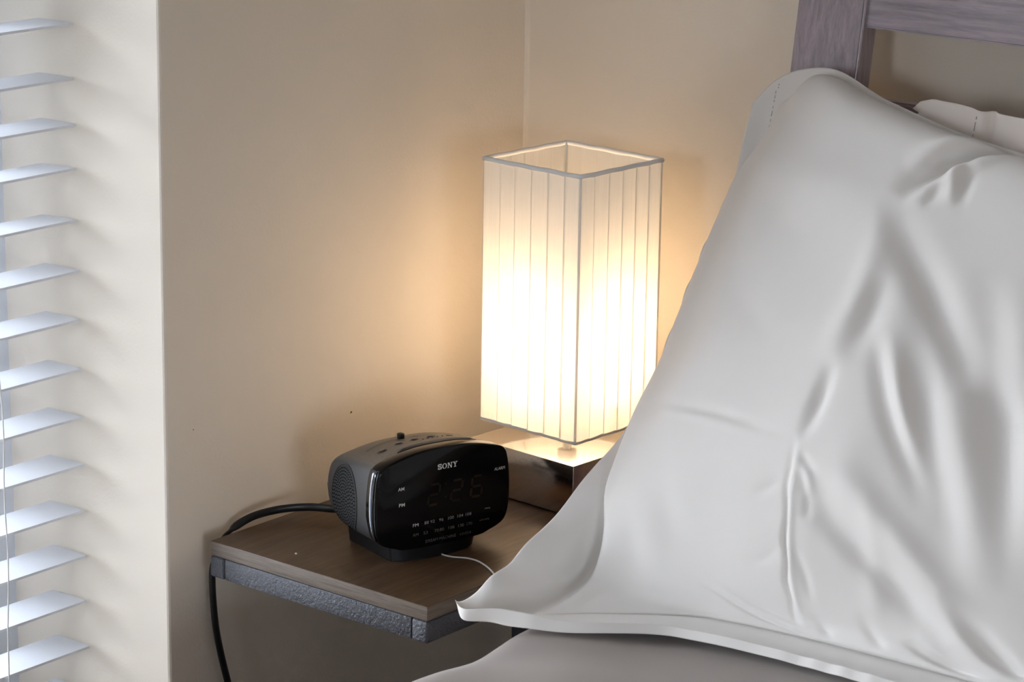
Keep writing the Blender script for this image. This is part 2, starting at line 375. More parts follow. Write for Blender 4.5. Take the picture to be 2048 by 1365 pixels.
# ------------------------------------------------------------------ table lamp
def lamp():
    root = empty('table_lamp', (.206, -.171, TZ), math.radians(-3.5))
    tag(root, 'lit table lamp with square ribbon shade on a chrome block base', 'lamp')
    h = .079; H = .061
    for sx in (-1, 1):
        for sy in (-1, 1):
            b = bmesh.new(); bmesh.ops.create_cone(b, cap_ends=True, segments=16, radius1=.006, radius2=.006, depth=.002, matrix=Matrix.Translation((sx*.065, sy*.065, .001)))
            bm_obj('foot_pad', b, M_black, root)
    bm_obj('base', box_bm(-h, h, -h, h, .002, H, .0008, 3), M_chrome, root, angle=30)
    b = bmesh.new(); bmesh.ops.create_cone(b, cap_ends=True, segments=20, radius1=.0050, radius2=.0050, depth=.025, matrix=Matrix.Translation((0, 0, H+.0125))); bm_obj('stem', b, M_brass, root, angle=40)
    b = bmesh.new(); bmesh.ops.create_cone(b, cap_ends=True, segments=24, radius1=.012, radius2=.0135, depth=.045, matrix=Matrix.Translation((0, 0, H+.0455))); bm_obj('socket', b, M_brass, root, angle=40)
    # bulb: frosted tubular lathe
    prof = [(.0, .212), (.009, .2105), (.015, .206), (.0185, .198), (.0195, .188), (.0195, .160), (.0195, .132), (.0195, .112), (.018, .104), (.0135, .096), (.013, .092)]
    prof = [(r, z+H-.028) for r, z in prof]; n = 24; vs = [(0, 0, prof[0][1])]; fs = []
    for r, z in prof[1:]: vs += [(r*math.cos(2*math.pi*k/n), r*math.sin(2*math.pi*k/n), z) for k in range(n)]
    for k in range(n): fs.append((0, 1+k, 1+(k+1) % n))
    for i in range(len(prof)-2):
        for k in range(n): fs.append((1+i*n+k, 1+(i+1)*n+k, 1+(i+1)*n+(k+1) % n, 1+i*n+(k+1) % n))
    fs.append([1+(len(prof)-2)*n+k for k in range(n)])
    mesh_obj('bulb', vs, fs, M_bulb, root, smooth=True)
    # shade: bound rims and corner wires carry the ribbon strips
    a, c = .0715, .0690; zb, zt = .682-TZ, .9885-TZ
    shade = empty('shade'); shade.parent = root
    for zz, rr in ((zb+.002, .0015), (zt-.002, .0022)):
        cs = [(-a, -c, zz), (a, -c, zz), (a, c, zz), (-a, c, zz)]; pts = []
        for i in range(4):
            p, q = Vector(cs[i]), Vector(cs[(i+1) % 4])
            pts += [p.lerp(q, k/12) + Vector((0, 0, .0003*math.sin(k*1.7+i))) for k in range(12)]
        vs, fs = [], []; N = len(pts)
        for i, p in enumerate(pts):
            o_ = Vector((p.x/a, p.y/c, 0)); o_ = Vector((o_.x if abs(o_.x) > .999 else 0, o_.y if abs(o_.y) > .999 else 0, 0))
            for k in range(8): an = 2*math.pi*k/8; r_ = p+o_*rr*.8*math.cos(an)+o_*.0004+Vector((0, 0, rr*1.25*math.sin(an))); vs.append(tuple(r_))
        for i in range(N):
            for k in range(8): fs.append((i*8+k, i*8+(k+1) % 8, ((i+1) % N)*8+(k+1) % 8, ((i+1) % N)*8+k))
        mesh_obj('rim', vs, fs, M_tape, shade, smooth=True)
    for sx in (-1, 1):
        for sy in (-1, 1): bm_obj('corner_wire', tube_bm([(sx*(a-.0012), sy*(c-.0012), zb), (sx*(a-.0012), sy*(c-.0012), zt)], .0013, seg=8, up=(0, 1, 0)), M_tape, shade, smooth=True)
    bm_obj('spider_arm', tube_bm([(-a, 0, H+.050), (a, 0, H+.050)], .0012, seg=8), M_brass, shade, smooth=True)
    def strip(p, q, out, i):
        """one flat ribbon between rims; its far edge tucks under the next ribbon"""
        p, q, o_ = Vector(p), Vector(q), Vector(out); d = (q-p); w = d.length; d = d.normalized()
        vs, fs = [], []; nz = 8
        for k in range(nz+1):
            z = zb + (zt-zb)*k/nz; wob = .00012*math.sin(k*.9+i*2.1)
            for j, (t, off) in enumerate(((0, .0010), (.04, .0013), (.5, .0012), (.96, .0004), (1.085, .0001))):
                r = p + d*w*t + o_*(off + (wob if 0 < j < 4 else 0)); vs.append((r.x, r.y, z))
        for k in range(nz):
            for j in range(4): fs.append((k*5+j, k*5+j+1, (k+1)*5+j+1, (k+1)*5+j))
        return mesh_obj('ribbon', vs, fs, M_shade, shade, smooth=True)
    cs = [(-a, -c, 0), (a, -c, 0), (a, c, 0), (-a, c, 0)]; outs = [(0, -1, 0), (1, 0, 0), (0, 1, 0), (-1, 0, 0)]
    i = 0
    for e_ in range(4):
        p, q = Vector(cs[e_]), Vector(cs[(e_+1) % 4]); N = 6
        cuts = [0]+[(k + (rng.rand()-.5)*.10)/N for k in range(1, N)]+[1]
        for k in range(N):
            i += 1; strip(p.lerp(q, cuts[k]), p.lerp(q, cuts[k+1]), outs[e_], i)
lamp()

# ------------------------------------------------------------------ clock radio
def clock():
    root = empty('clock_radio', (.24116, -.44651, TZ), math.radians(74.213))
    tag(root, 'black clock radio with glossy front panel and round side speaker', 'clock radio')
    CX = .004; FY = -.012          # centre of the face and its plane, in the clock's own frame (y runs backwards)
    half = [(0, 123), (25, 122.3), (45, 119.6), (62, 115.6), (73, 112.4), (79, 108.6), (82.5, 102), (85.2, 86), (86.3, 66), (85.6, 48), (83.2, 35), (78.5, 27), (70, 22), (60, 18.6), (50, 15.6), (30, 14.4), (0, 14)]
    full = half + [(-x, z) for x, z in half[-2:0:-1]]
    ol = np.array(catmull(full, 5, True))/1000.0                     # closed outline (x,z)
    n = len(ol); ZC = .066
    def section(d, sx, sz, dz=0.0):
        return [(CX + p[0]*sx, FY + d, ZC + dz + (p[1]-ZC)*sz) for p in ol]
    def loft(secs, cap0=True, cap1=True):
        vs = [p for s in secs for p in s]; fs = []
        for i in range(len(secs)-1):
            for k in range(n):
                a, b = i*n+k, i*n+(k+1) % n; fs.append((a, b, b+n, a+n))
        if cap0: fs.append(list(range(n))[::-1])
        if cap1: fs.append([(len(secs)-1)*n+k for k in range(n)])
        return vs, fs
    # shell: (depth, width scale, height scale, centre shift)
    SH = [(.0175, .985, .985, 0), (.035, .980, .965, -.001), (.055, .973, .94, -.002), (.075, .962, .90, -.002), (.090, .948, .84, -.002), (.103, .925, .72, -.002), (.112, .89, .55, -.002), (.118, .84, .36, -.002), (.1215, .76, .16, -.002)]
    SHd = [s[0] for s in SH]
    def shs(d): return [float(np.interp(d, SHd, [s[i] for s in SH])) for i in (1, 2, 3)]
    dd = list(np.interp(np.linspace(0, len(SH)-1, 34), range(len(SH)), SHd))
    def smooth_sc(d):
        # smooth version of the table
        return [float(np.mean([np.interp(min(max(d+e, SHd[0]), SHd[-1]), SHd, [s[i] for s in SH]) for e in np.linspace(-.006, .006, 7)])) for i in (1, 2, 3)]
    secs = [section(d, *smooth_sc(d)) for d in dd]
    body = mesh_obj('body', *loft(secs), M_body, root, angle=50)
    def top_z(x, d):
        sx, sz, dz = smooth_sc(d); h_ = ol[:n//4+6]; xs = np.abs((x-CX)/sx)
        top = [p for p in ol if p[1] > .095 and p[0] >= 0]; top.sort(key=lambda p: p[0])
        return ZC+dz+(float(np.interp(xs, [p[0] for p in top], [p[1] for p in top]))-ZC)*sz
    def side_x(d, z):                                                # left side surface
        sx, sz, dz = smooth_sc(d); zz = (z-ZC-dz)/sz+ZC
        sd = [p for p in ol if p[0] < -.045]; sd.sort(key=lambda p: p[1])
        return CX + sx*float(np.interp(zz, [p[1] for p in sd], [p[0] for p in sd]))
    # front panel
    fp = [section(.0185, .985, .985), section(.016, .998, .998), section(.0025, 1.0, 1.0), section(.0012, .994, .993), section(.0003, .985, .983), section(0, .972, .967)]
    panel = mesh_obj('front_panel', *loft(fp), M_gloss, root, angle=40)
    # polished strip along each flank of the panel
    for sgn in (-1, 1):
        vs, fs = [], []; zs = np.linspace(.030, .1075, 22)
        sd = [p for p in ol if p[0]*sgn > .045]; sd.sort(key=lambda p: p[1])
        for z in zs:
            x = float(np.interp(z, [p[1] for p in sd], [p[0]*sgn for p in sd]))
            lo, hi = .0045, .0165 - .006*max(0, (.055-z)/.025)
            for d in (lo, (lo+hi)/2, hi): vs.append((CX+sgn*(x*.999+.0006), FY+d, z))
        for i in range(len(zs)-1):
            for j in (0, 1): fs.append((i*3+j, i*3+j+1, i*3+j+4, i*3+j+3))
        o = mesh_obj('chrome_trim', vs, fs, M_trim, root, smooth=True)
        o['label'] = 'polished metallic strip'
        md = o.modifiers.new('thick', 'SOLIDIFY'); md.thickness = .0008
    # foot
    b = bmesh.new(); bot, top = [], []
    for x, y in [(-.0535, .004), (-.040, -.0035), (-.015, -.0065), (.015, -.0065), (.040, -.0035), (.051, .004), (.051, .088), (-.0535, .088)]:
        bot.append(b.verts.new((x, y-.002, 0))); top.append(b.verts.new((x*1.08+.002, y-.001, .022)))
    b.faces.new(bot); b.faces.new(top)
    for k in range(8): b.faces.new((bot[k], bot[(k+1) % 8], top[(k+1) % 8], top[k]))
    bmesh.ops.bevel(b, geom=[e for e in b.edges if e.verts[0] in bot and e.verts[1] in bot or abs(e.verts[0].co.z-e.verts[1].co.z) > .01], offset=.0015, segments=2, affect='EDGES')
    bm_obj('foot', b, M_foot, root, angle=40)
    # speaker: oval grille on the left flank with rings of holes
    gc, gz, ga, gb = .067, .0605, .0275, .0385
    rings = 10; seg = 48; vs = []; fs = []
    off = lambda d, z, e: (side_x(d, z)-e, FY+d, z)
    vs.append(off(gc, gz, .0008))
    for r in range(1, rings+1):
        for k in range(seg):
            a = 2*math.pi*k/seg; f = r/rings; vs.append(off(gc+ga*f*math.cos(a), gz+gb*f*math.sin(a), .0008 if r < rings else .0001))
    for k in range(seg): fs.append((0, 1+k, 1+(k+1) % seg))
    for r in range(rings-1):
        for k in range(seg): fs.append((1+r*seg+k, 1+(r+1)*seg+k, 1+(r+1)*seg+(k+1) % seg, 1+r*seg+(k+1) % seg))
    grille = mesh_obj('speaker_grille', vs, fs, M_grille, root, smooth=True)
    vs, fs = [], []
    ring_line = [off(gc+ga*1.0*math.cos(a), gz+gb*1.0*math.sin(a), .0003) for a in np.linspace(0, 2*math.pi, 65)]
    bm_obj('grille_groove', tube_bm(ring_line, .00045, seg=6, up=(1, 0, 0)), M_black, grille)
    for r in range(0, 11):
        f = r/11.2; cnt = 1 if r == 0 else int(5.2*r)
        for k in range(cnt):
            a = 2*math.pi*k/cnt + r*.35; d0, z0 = gc+ga*f*math.cos(a), gz+gb*f*math.sin(a); i0 = len(vs)
            for q in range(8):
                e = 2*math.pi*q/8; vs.append(off(d0+.00090*math.cos(e), z0+.00090*math.sin(e), .00105))
            fs.append(tuple(i0+q for q in range(8)))
    o = mesh_obj('speaker_hole', vs, fs, M_hole, grille); o['kind'] = 'stuff'
    # top: tuning slot, slider knob, buttons, snooze bar
    def dish(name, x, d, rx, ry, mat, hgt, rim=0):
        vs, fs = [], []; k_ = 20
        for f, e in ((1.0, .0), (.82, hgt), (.0001, hgt*1.02)):
            for k in range(k_):
                a = 2*math.pi*k/k_; px, pd = x+rx*f*math.cos(a), d+ry*f*math.sin(a); vs.append((px, FY+pd, top_z(px, pd)+e+.0002))
        for r in range(2):
            for k in range(k_): fs.append((r*k_+k, r*k_+(k+1) % k_, (r+1)*k_+(k+1) % k_, (r+1)*k_+k))
        return mesh_obj(name, vs, fs, mat, root, smooth=True)
    for x, d, rx in ((-.046, .044, .0062), (-.0216, .049, .0062), (-.0005, .051, .0062), (.0207, .051, .0075), (.0418, .047, .0062)):
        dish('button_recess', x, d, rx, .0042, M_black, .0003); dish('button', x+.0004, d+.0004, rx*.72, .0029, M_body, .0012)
    vs, fs = [], []; xs = np.linspace(-.0545, .034, 30)
    for x in xs:
        t = (x+.0545)/.0885; d = .0625 + .006*math.sin(math.pi*t)
        for e in (-.0018, .0018): vs.append((x, FY+d+e, top_z(x, d+e)+.0004))
    for i in range(29): fs.append((2*i, 2*i+2, 2*i+3, 2*i+1))
    mesh_obj('tuning_slot', vs, fs, M_black, root)
    z = top_z(-.006, .068); bm_obj('tuning_knob', box_bm(-.0095, -.0030, FY+.0655, FY+.0725, z-.001, z+.0062, .0016, 2), M_black, root, angle=40)
    # snooze bar: a crescent pad behind the panel's top edge
    vs, fs = [], []; nu, nv = 36, 8
    xl, xr = -.0415, .058
    for i in range(nu+1):
        t = i/nu; x = xl+(xr-xl)*t; d0 = .0205; d1 = d0 + .0225*max(0, math.sin(math.pi*t))**.6
        for j in range(nv+1):
            s = j/nv; d = d0+(d1-d0)*s; e = .0022*min(1, min(s, 1-s)*7)*min(1, min(t, 1-t)*16)
            vs.append((x, FY+d, top_z(x, d)+e+.0001))
    for i in range(nu):
        for j in range(nv): a = i*(nv+1)+j; fs.append((a, a+nv+1, a+nv+2, a+1))
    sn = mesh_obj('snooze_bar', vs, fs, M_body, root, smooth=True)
    outline = [(xl+(xr-xl)*t, FY+.0205+.0225*max(0, math.sin(math.pi*t))**.6, 0) for t in np.linspace(0, 1, 40)]
    outline = [(x, y, top_z(x, y-FY)+.0003) for x, y, _ in outline]
    bm_obj('snooze_groove', tube_bm(outline, .0005, seg=6), M_black, sn)
    line = [(x, FY+.0202, top_z(x, .0202)+.0004) for x in np.linspace(xl, xr, 30)]
    bm_obj('snooze_groove', tube_bm(line, .0006, seg=6), M_black, sn)
    for k in range(5):
        x = .001+.0062*k; d = .0365
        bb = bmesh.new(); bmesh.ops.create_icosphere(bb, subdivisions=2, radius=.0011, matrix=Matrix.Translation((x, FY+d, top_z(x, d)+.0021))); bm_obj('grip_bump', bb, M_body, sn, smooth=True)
    # seam where the two body halves meet, on the rounded back flank
    p = [(side_x(d, z)-.0001, FY+d, z) for d, z in zip(np.linspace(.0925, .117, 12), np.linspace(.055, .0665, 12))]
    bm_obj('body_seam', tube_bm(p, .0003, seg=6, up=(1, 0, 0)), M_black, root)
    # print on the panel
    def lettering(txt, x, z, size, mat, width=None, bold=0.0):
        cu = bpy.data.curves.new('lettering', 'FONT'); cu.body = txt; cu.size = size; cu.align_x = 'CENTER'; cu.align_y = 'CENTER'; cu.offset = bold; cu.resolution_u = 3
        tmp = bpy.data.objects.new('tmp', cu); col.objects.link(tmp); dg = bpy.context.evaluated_depsgraph_get(); dg.update()
        me = bpy.data.meshes.new_from_object(tmp.evaluated_get(dg)); bpy.data.objects.remove(tmp); bpy.data.curves.remove(cu)
        co = np.array([v.co for v in me.vertices]); k = 1.0
        if width: k = width/(co[:, 0].max()-co[:, 0].min())
        for v in me.vertices: v.co = Vector((CX+x+v.co.x*k, FY-.00025, z+v.co.y))
        me.materials.clear(); me.materials.append(mat); me.name = 'lettering'
        return link(bpy.data.objects.new('lettering', me), panel)
    S = .0050
    lettering('AM', -.0541, .0847, S*1.05, M_print, .0078, .00006); lettering('PM', -.0533, .0670, S*1.05, M_print, .0074, .00006)
    lettering('ALARM', .0720, .0866, S*.98, M_print, .0138)
    lettering('FM', -.0358, .0415, S, M_print, .0070)
    for t, x, w in (('88', -.0219, .0056), ('92', -.0144, .0056), ('96', -.0032, .0056), ('100', .0088, .0076), ('104', .0207, .0076), ('108', .0314, .0076)): lettering(t, x, .0419, S*.98, M_print2, w)
    lettering('AM', -.0357, .0307, S*.95, M_print3, .0072)
    for t, x, w in (('53', -.0230, .0054), ('70', -.0089, .0054), ('80', -.0022, .0054), ('100', .0095, .0074), ('130', .0220, .0074), ('170', .0329, .0072)): lettering(t, x, .0308, S*.95, M_print3, w)
    lettering('MHz', .0566, .0443, S*.62, M_print2, .0070); lettering('x10 kHz', .0527, .0322, S*.6, M_print3, .0130)
    lettering('DREAM MACHINE', -.0036, .0209, S*.98, M_print3, .0392); lettering('ICF-C218', .0281, .0209, S*.75, M_print3, .0145)
    # maker's wordmark in slab letters
    def wordmark(cx, cz, W, H):
        polys = []
        def R(x0, x1, y0, y1, o): polys.append([(o+x0, y0), (o+x1, y0), (o+x1, y1), (o+x0, y1)])
        path = catmull([(.86, .70), (.80, .84), (.62, .905), (.36, .90), (.17, .82), (.145, .69), (.28, .585), (.55, .50), (.80, .40), (.875, .27), (.80, .135), (.58, .09), (.34, .095), (.18, .19), (.12, .33)], 4)
        for p, q in zip(path, path[1:]):
            d = (q-p)/np.linalg.norm(q-p); nn = np.array([-d[1], d[0]]); wd = .10+.045*abs(d[1]); p_, q_ = p-d*.01, q+d*.01
            polys.append([tuple(p_+nn*wd), tuple(p_-nn*wd), tuple(q_-nn*wd), tuple(q_+nn*wd)])
        R(.84, .94, .66, 1, 0); R(.06, .16, 0, .35, 0)
        o = 1.06; N = 28
        for k in range(N):
            a, b_ = 2*math.pi*k/N, 2*math.pi*(k+1)/N
            polys.append([(o+.57+.57*math.cos(a), .5+.5*math.sin(a)), (o+.57+.57*math.cos(b_), .5+.5*math.sin(b_)), (o+.57+.31*math.cos(b_), .5+.40*math.sin(b_)), (o+.57+.31*math.cos(a), .5+.40*math.sin(a))])
        o = 2.30; R(.13, .30, 0, 1, o); R(0, .44, 0, .11, o); R(0, .3, .89, 1, o); R(.92, 1.07, 0, 1, o); R(.76, 1.22, .89, 1, o); polys.append([(o+.12, 1), (o+.42, 1), (o+1.07, 0), (o+.84, 0)])
        o = 3.58; R(.46, .70, 0, .5, o); R(.30, .86, 0, .11, o); R(0, .50, .89, 1, o); R(.68, 1.16, .89, 1, o); polys.append([(o+.10, 1), (o+.40, 1), (o+.70, .46), (o+.46, .42)]); polys.append([(o+.82, 1), (o+.99, 1), (o+.70, .42), (o+.52, .46)])
        tw = 4.74; vs, fs = [], []
        for i, p in enumerate(polys):
            fs.append([len(vs)+k for k in range(len(p))]); vs += [(CX+cx+(x/tw-.5)*W, FY-.00025-.000003*i, cz+(y-.5)*H) for x, y in p]
        return mesh_obj('lettering', vs, fs, M_print, panel)
    wordmark(.0042, .1015, .0252, .0060)
    # unlit seven-segment digits 2:26
    def digit(x, z, w, h, segs):
        sk = .10; t = .0024; vs, fs = [], []
        def bar(x0, z0, x1, z1):
            if abs(x0-x1) > abs(z0-z1): q = [(x0+t*.6, z0-t/2), (x1-t*.6, z0-t/2), (x1-t*.6, z0+t/2), (x0+t*.6, z0+t/2)]
            else: q = [(x0-t/2, z0+t*.6), (x0+t/2, z0+t*.6), (x0+t/2, z1-t*.6), (x0-t/2, z1-t*.6)]
            fs.append([len(vs)+k for k in range(4)]); vs.extend([(CX+a+(c-z)*sk, FY-.0001, c) for a, c in q])
        L, Rr, B, Mi, T = x, x+w, z, z+h/2, z+h
        dct = dict(a=(L, T, Rr, T), b=(Rr, Mi, Rr, T), c=(Rr, B, Rr, Mi), d=(L, B, Rr, B), e=(L, B, L, Mi), f=(L, Mi, L, T), g=(L, Mi, Rr, Mi))
        for s in segs: bar(*dct[s])
        return mesh_obj('display_digit', vs, fs, M_digit, panel)
    digit(-.0205, .0605, .0135, .0225, 'abged'); digit(.0085, .0605, .0135, .0225, 'abged'); digit(.0345, .0605, .0135, .0225, 'afgedc')
    for z in (.0665, .0815):
        vs = [(CX+.0020+.001*math.cos(a), FY-.0001, z+.001*math.sin(a)) for a in np.linspace(0, 2*math.pi, 10)[:-1]]; mesh_obj('display_colon', vs, [list(range(9))], M_digit, panel)
    # flat mains cable over the table edge, and a thin white aerial wire (built in world space)
    inv = Matrix.LocRotScale(root.location, root.rotation_euler, None).inverted()
    cab = [(.152, -.415, .622), (.122, -.418, .6165), (.0835, -.430, .6115), (.055, -.446, .6115), (.034, -.475, .6105), (.0235, -.508, .6065), (.0165, -.536, .592), (.0150, -.553, .566), (.0150, -.5560, .540), (.0150, -.552, .492), (.0150, -.544, .455), (.0150, -.534, .419), (.0150, -.518, .36), (.016, -.50, .25), (.018, -.49, .12), (.02, -.48, .006)]
    pc = catmull(cab, 8); b = bmesh.new(); rings = []
    for i, p in enumerate(pc):
        p = Vector(p); d = (Vector(pc[min(i+1, len(pc)-1)])-Vector(pc[max(i-1, 0)])).normalized()
        f = min(1, max(0, (i-30)/24)); wide = (Vector((0, 0, 1))*(1-f) + Vector((0, 1, 0))*f); wide = (wide-d*wide.dot(d)).normalized(); thin = d.cross(wide)
        rings.append([b.verts.new(p + wide*.0046*math.cos(a) + thin*.0026*math.sin(a)) for a in (2*math.pi*k/12 for k in range(12))])
    for r0, r1 in zip(rings, rings[1:]):
        for k in range(12): b.faces.new((r0[k], r0[(k+1) % 12], r1[(k+1) % 12], r1[k]))
    b.faces.new(rings[0]); b.faces.new(rings[-1])
    bmesh.ops.transform(b, matrix=inv, verts=b.verts[:]); bm_obj('power_cord', b, M_cable, root, smooth=True)
    w_ = catmull([(.225, -.432, .606), (.2425, -.441, .6022), (.2514, -.4445, .6012), (.2646, -.4432, .6012), (.2780, -.4370, .6014), (.2938, -.4368, .6018), (.3149, -.4455, .602), (.335, -.458, .6016), (.352, -.470, .5985)], 6)
    b = tube_bm(w_, .0009, seg=8); bmesh.ops.transform(b, matrix=inv, verts=b.verts[:]); o = bm_obj('aerial_wire', b, M_wire, root, smooth=True); o['label'] = 'thin white aerial wire'
clock()

# ------------------------------------------------------------------ bed frame with leaning headboard
def hb_y(z): return -.07 + .15*(z-1.18)              # front plane of the headboard
def bed():
    X0, X1 = .430, 1.90
    root = empty('bed_frame', ((X0+X1)/2, -1.15, 0)); ox, oy = root.location.x, root.location.y
    tag(root, 'dark stained wooden bed frame with leaning slatted headboard', 'bed')
    def slab(name, x0, x1, z0, z1, dy0, dy1, mat, bev=.0025):
        b = bmesh.new(); vs = []
        for z in (z0, z1):
            for x, dy in ((x0, dy0), (x1, dy0), (x1, dy1), (x0, dy1)): vs.append(b.verts.new((x-ox, hb_y(z)+dy-oy, z)))
        for f in ((0, 3, 2, 1), (4, 5, 6, 7), (0, 1, 5, 4), (1, 2, 6, 5), (2, 3, 7, 6), (3, 0, 4, 7)): b.faces.new([vs[i] for i in f])
        bmesh.ops.bevel(b, geom=b.edges[:], offset=bev, segments=3, affect='EDGES')
        return bm_obj(name, b, mat, root, angle=35)
    W = .085; D = .030
    for x in (X0, X1-W):
        slab('headboard_post', x, x+W, .50, 1.285, 0, D, M_head)
        box('post_foot', x-ox, x+W-ox, hb_y(.52)-oy, hb_y(.52)+D-oy, 0, .505, M_head, root, .004)
    for z0, z1 in ((1.1565, 1.206), (1.036, 1.0835), (.93, .978), (.81, .86)): slab('headboard_rail', X0+W-.004, X1-W+.004, z0, z1, .006, .024, M_headx)
    slab('headboard_cap', X0-.012, X1+.012, 1.284, 1.32, -.006, .036, M_headx)
    for x in (X0-.012, X1-.018): box('side_rail', x-ox, x+.03-ox, -2.15-oy, hb_y(.3)-oy, .13, .378, M_bedrail, root, .003)
    for x in (X0, X1-W): box('foot_post', x-ox, x+W-ox, -2.23-oy, -2.15-oy, 0, .42, M_head, root, .004)
    box('foot_rail', X0+W-ox, X1-W-ox, -2.21-oy, -2.18-oy, .13, .378, M_bedrail, root, .003)
    for k in range(9):
        y = -.35-k*.215; box('bed_slat', X0+.018-ox, X1-.018-ox, y-.04-oy, y+.04-oy, .355, .376, M_bedrail, root, .002)
bed()

def mattress():
    x0, x1, y0, y1, zb, zt = .424, 1.906, -2.14, -.215, .380, .6015
    nx, ny = 150, 150; r = .055
    vs, fs = [], []
    # cross section: side wall, rounded shoulder, top
    prof = [(0, zb), (0, zb+.05), (-.003, zb+.09), (-.002, zt-r-.03)] + [(r*(1-math.cos(a)), zt-r+r*math.sin(a)) for a in np.linspace(0, math.pi/2, 12)]
    L = prof + [(x, zt) for x in np.linspace(r+.02, (x1-x0)-r-.02, 70)] + [((x1-x0)-p[0], p[1]) for p in prof[::-1]]
    ys = np.concatenate([np.linspace(y1, -1.0, 110), np.linspace(-1.02, y0, 40)])
    for y in ys:
        e = min(y1-y, y-y0); dz = -.045*(1-min(1, e/.06))**2
        for (x, z) in L:
            X = x0+x; up = max(0, (z-zb)/(zt-zb))
            wr = .0030*math.sin(26*y+9*X+1.5*math.sin(11*X)) * math.exp(-((X-.50)/.14)**2) + .003*math.sin(47*y-21*X)*math.exp(-((X-.52)/.10)**2)+.0018*math.sin(17*X+13*y)
            soft = .006*math.sin(5*y+1.0)*math.exp(-(x/.1)**2)
            vs.append((X - (soft+wr*.6)*(1 if x < r else 0), y, z + wr*up*.7 + dz*(1 if z > zb+.05 else 0)))
    m = len(L)
    for i in range(len(ys)-1):
        for k in range(m-1): fs.append((i*m+k, i*m+k+1, (i+1)*m+k+1, (i+1)*m+k))
        fs.append((i*m+m-1, i*m, (i+1)*m, (i+1)*m+m-1))
    fs.append(list(range(m))); fs.append([(len(ys)-1)*m+k for k in range(m)][::-1])
    o = mesh_obj('mattress', vs, fs, M_sheet, smooth=True)
    b = bmesh.new(); b.from_mesh(o.data); bmesh.ops.recalc_face_normals(b, faces=b.faces[:]); b.to_mesh(o.data); b.free()
    tag(o, 'mattress in a taupe fitted sheet beneath the leaning pillows', 'mattress')
mattress()

# ------------------------------------------------------------------ pillows
def pchip(x, y, q):
    # monotone cubic interpolation along axis 0
    x=np.asarray(x,float); y=np.asarray(y,float); h=np.diff(x)
    hs=h.reshape((-1,)+(1,)*(y.ndim-1)); dl=np.diff(y,axis=0)/hs
    m=np.zeros_like(y); m[0]=dl[0]; m[-1]=dl[-1]
    a=dl[:-1]; b=dl[1:]; ok=(a*b)>0
    w1=2*hs[1:]+hs[:-1]; w2=hs[1:]+2*hs[:-1]
    with np.errstate(divide='ignore',invalid='ignore'):
        mm=(w1+w2)/(w1/a+w2/b)
    m[1:-1]=np.where(ok,mm,0)
    q=np.asarray(q,float); i=np.clip(np.searchsorted(x,q)-1,0,len(x)-2)
    t=((q-x[i])/h[i]).reshape((-1,)+(1,)*(y.ndim-1)); H=h[i].reshape(t.shape)
    return (1+2*t)*(1-t)**2*y[i]+t*(1-t)**2*H*m[i]+t*t*(3-2*t)*y[i+1]+t*t*(t-1)*H*m[i+1]
SK=[0,.04,.08,.16,.30,.50,.75,1.]
TK=[0,.025,.08,.16,.30,.46,.72,.88,.94,1.]
XC=[.392,.415,.45,.505,.60,.735,.90,1.07]
G=[ # per s: list of (Y,z) over TK
 [(-.590,.622),(-.583,.618),(-.545,.632),(-.50,.650),(-.405,.695),(-.306,.756),(-.195,.906),(-.13,.995),(-.112,1.04),(-.105,1.066)],
 [(-.603,.616),(-.604,.604),(-.560,.612),(-.50,.638),(-.400,.690),(-.300,.757),(-.185,.912),(-.115,1.02),(-.10,1.065),(-.095,1.092)],
 [(-.606,.622),(-.610,.605),(-.560,.602),(-.48,.622),(-.385,.680),(-.295,.760),(-.185,.915),(-.12,1.03),(-.105,1.08),(-.098,1.108)],
 [(-.580,.620),(-.585,.604),(-.540,.602),(-.46,.620),(-.375,.685),(-.300,.770),(-.195,.920),(-.14,1.025),(-.125,1.07),(-.115,1.095)],
 [(-.515,.618),(-.520,.604),(-.478,.602),(-.43,.625),(-.365,.69),(-.305,.780),(-.22,.915),(-.18,1.00),(-.165,1.035),(-.155,1.06)],
 [(-.498,.618),(-.503,.604),(-.460,.602),(-.42,.625),(-.365,.69),(-.315,.775),(-.24,.895),(-.20,.975),(-.19,1.005),(-.18,1.03)],
 [(-.495,.618),(-.500,.604),(-.455,.602),(-.42,.625),(-.365,.69),(-.315,.770),(-.24,.885),(-.20,.96),(-.19,.985),(-.18,1.005)],
 [(-.495,.618),(-.500,.604),(-.455,.602),(-.42,.625),(-.365,.69),(-.315,.765),(-.24,.875),(-.20,.945),(-.19,.97),(-.18,.985)]]
FL=.08
def fill2(s,t):
    """how full the pillow is at each grid point (0 on the flange, 1 in the middle)"""
    s=np.asarray(s,float); t=np.asarray(t,float)
    fl=pchip([0,.12,.22,.34,.48,.80,.90,1.],np.array([.080,.085,.075,.045,.022,.022,.050,.075]),t)[:,None]
    ft=pchip([0,.08,.16,.30,1.],np.array([.085,.060,.022,.012,.012]),s)[None,:]
    a=np.clip((s[None,:]-fl)/(1-fl-.08),0,1); b=np.clip((t[:,None]-FL)/(1-FL-ft),0,1)
    ga=np.clip(1-np.abs(2*a-1)**2.8,0,1)**np.where(a<.5,.50,.58); gb=np.clip(1-np.abs(2*b-1)**np.where(b>.5,4.5,2.6),0,1)**np.where(b>.5,.55,.60)
    return ga*gb
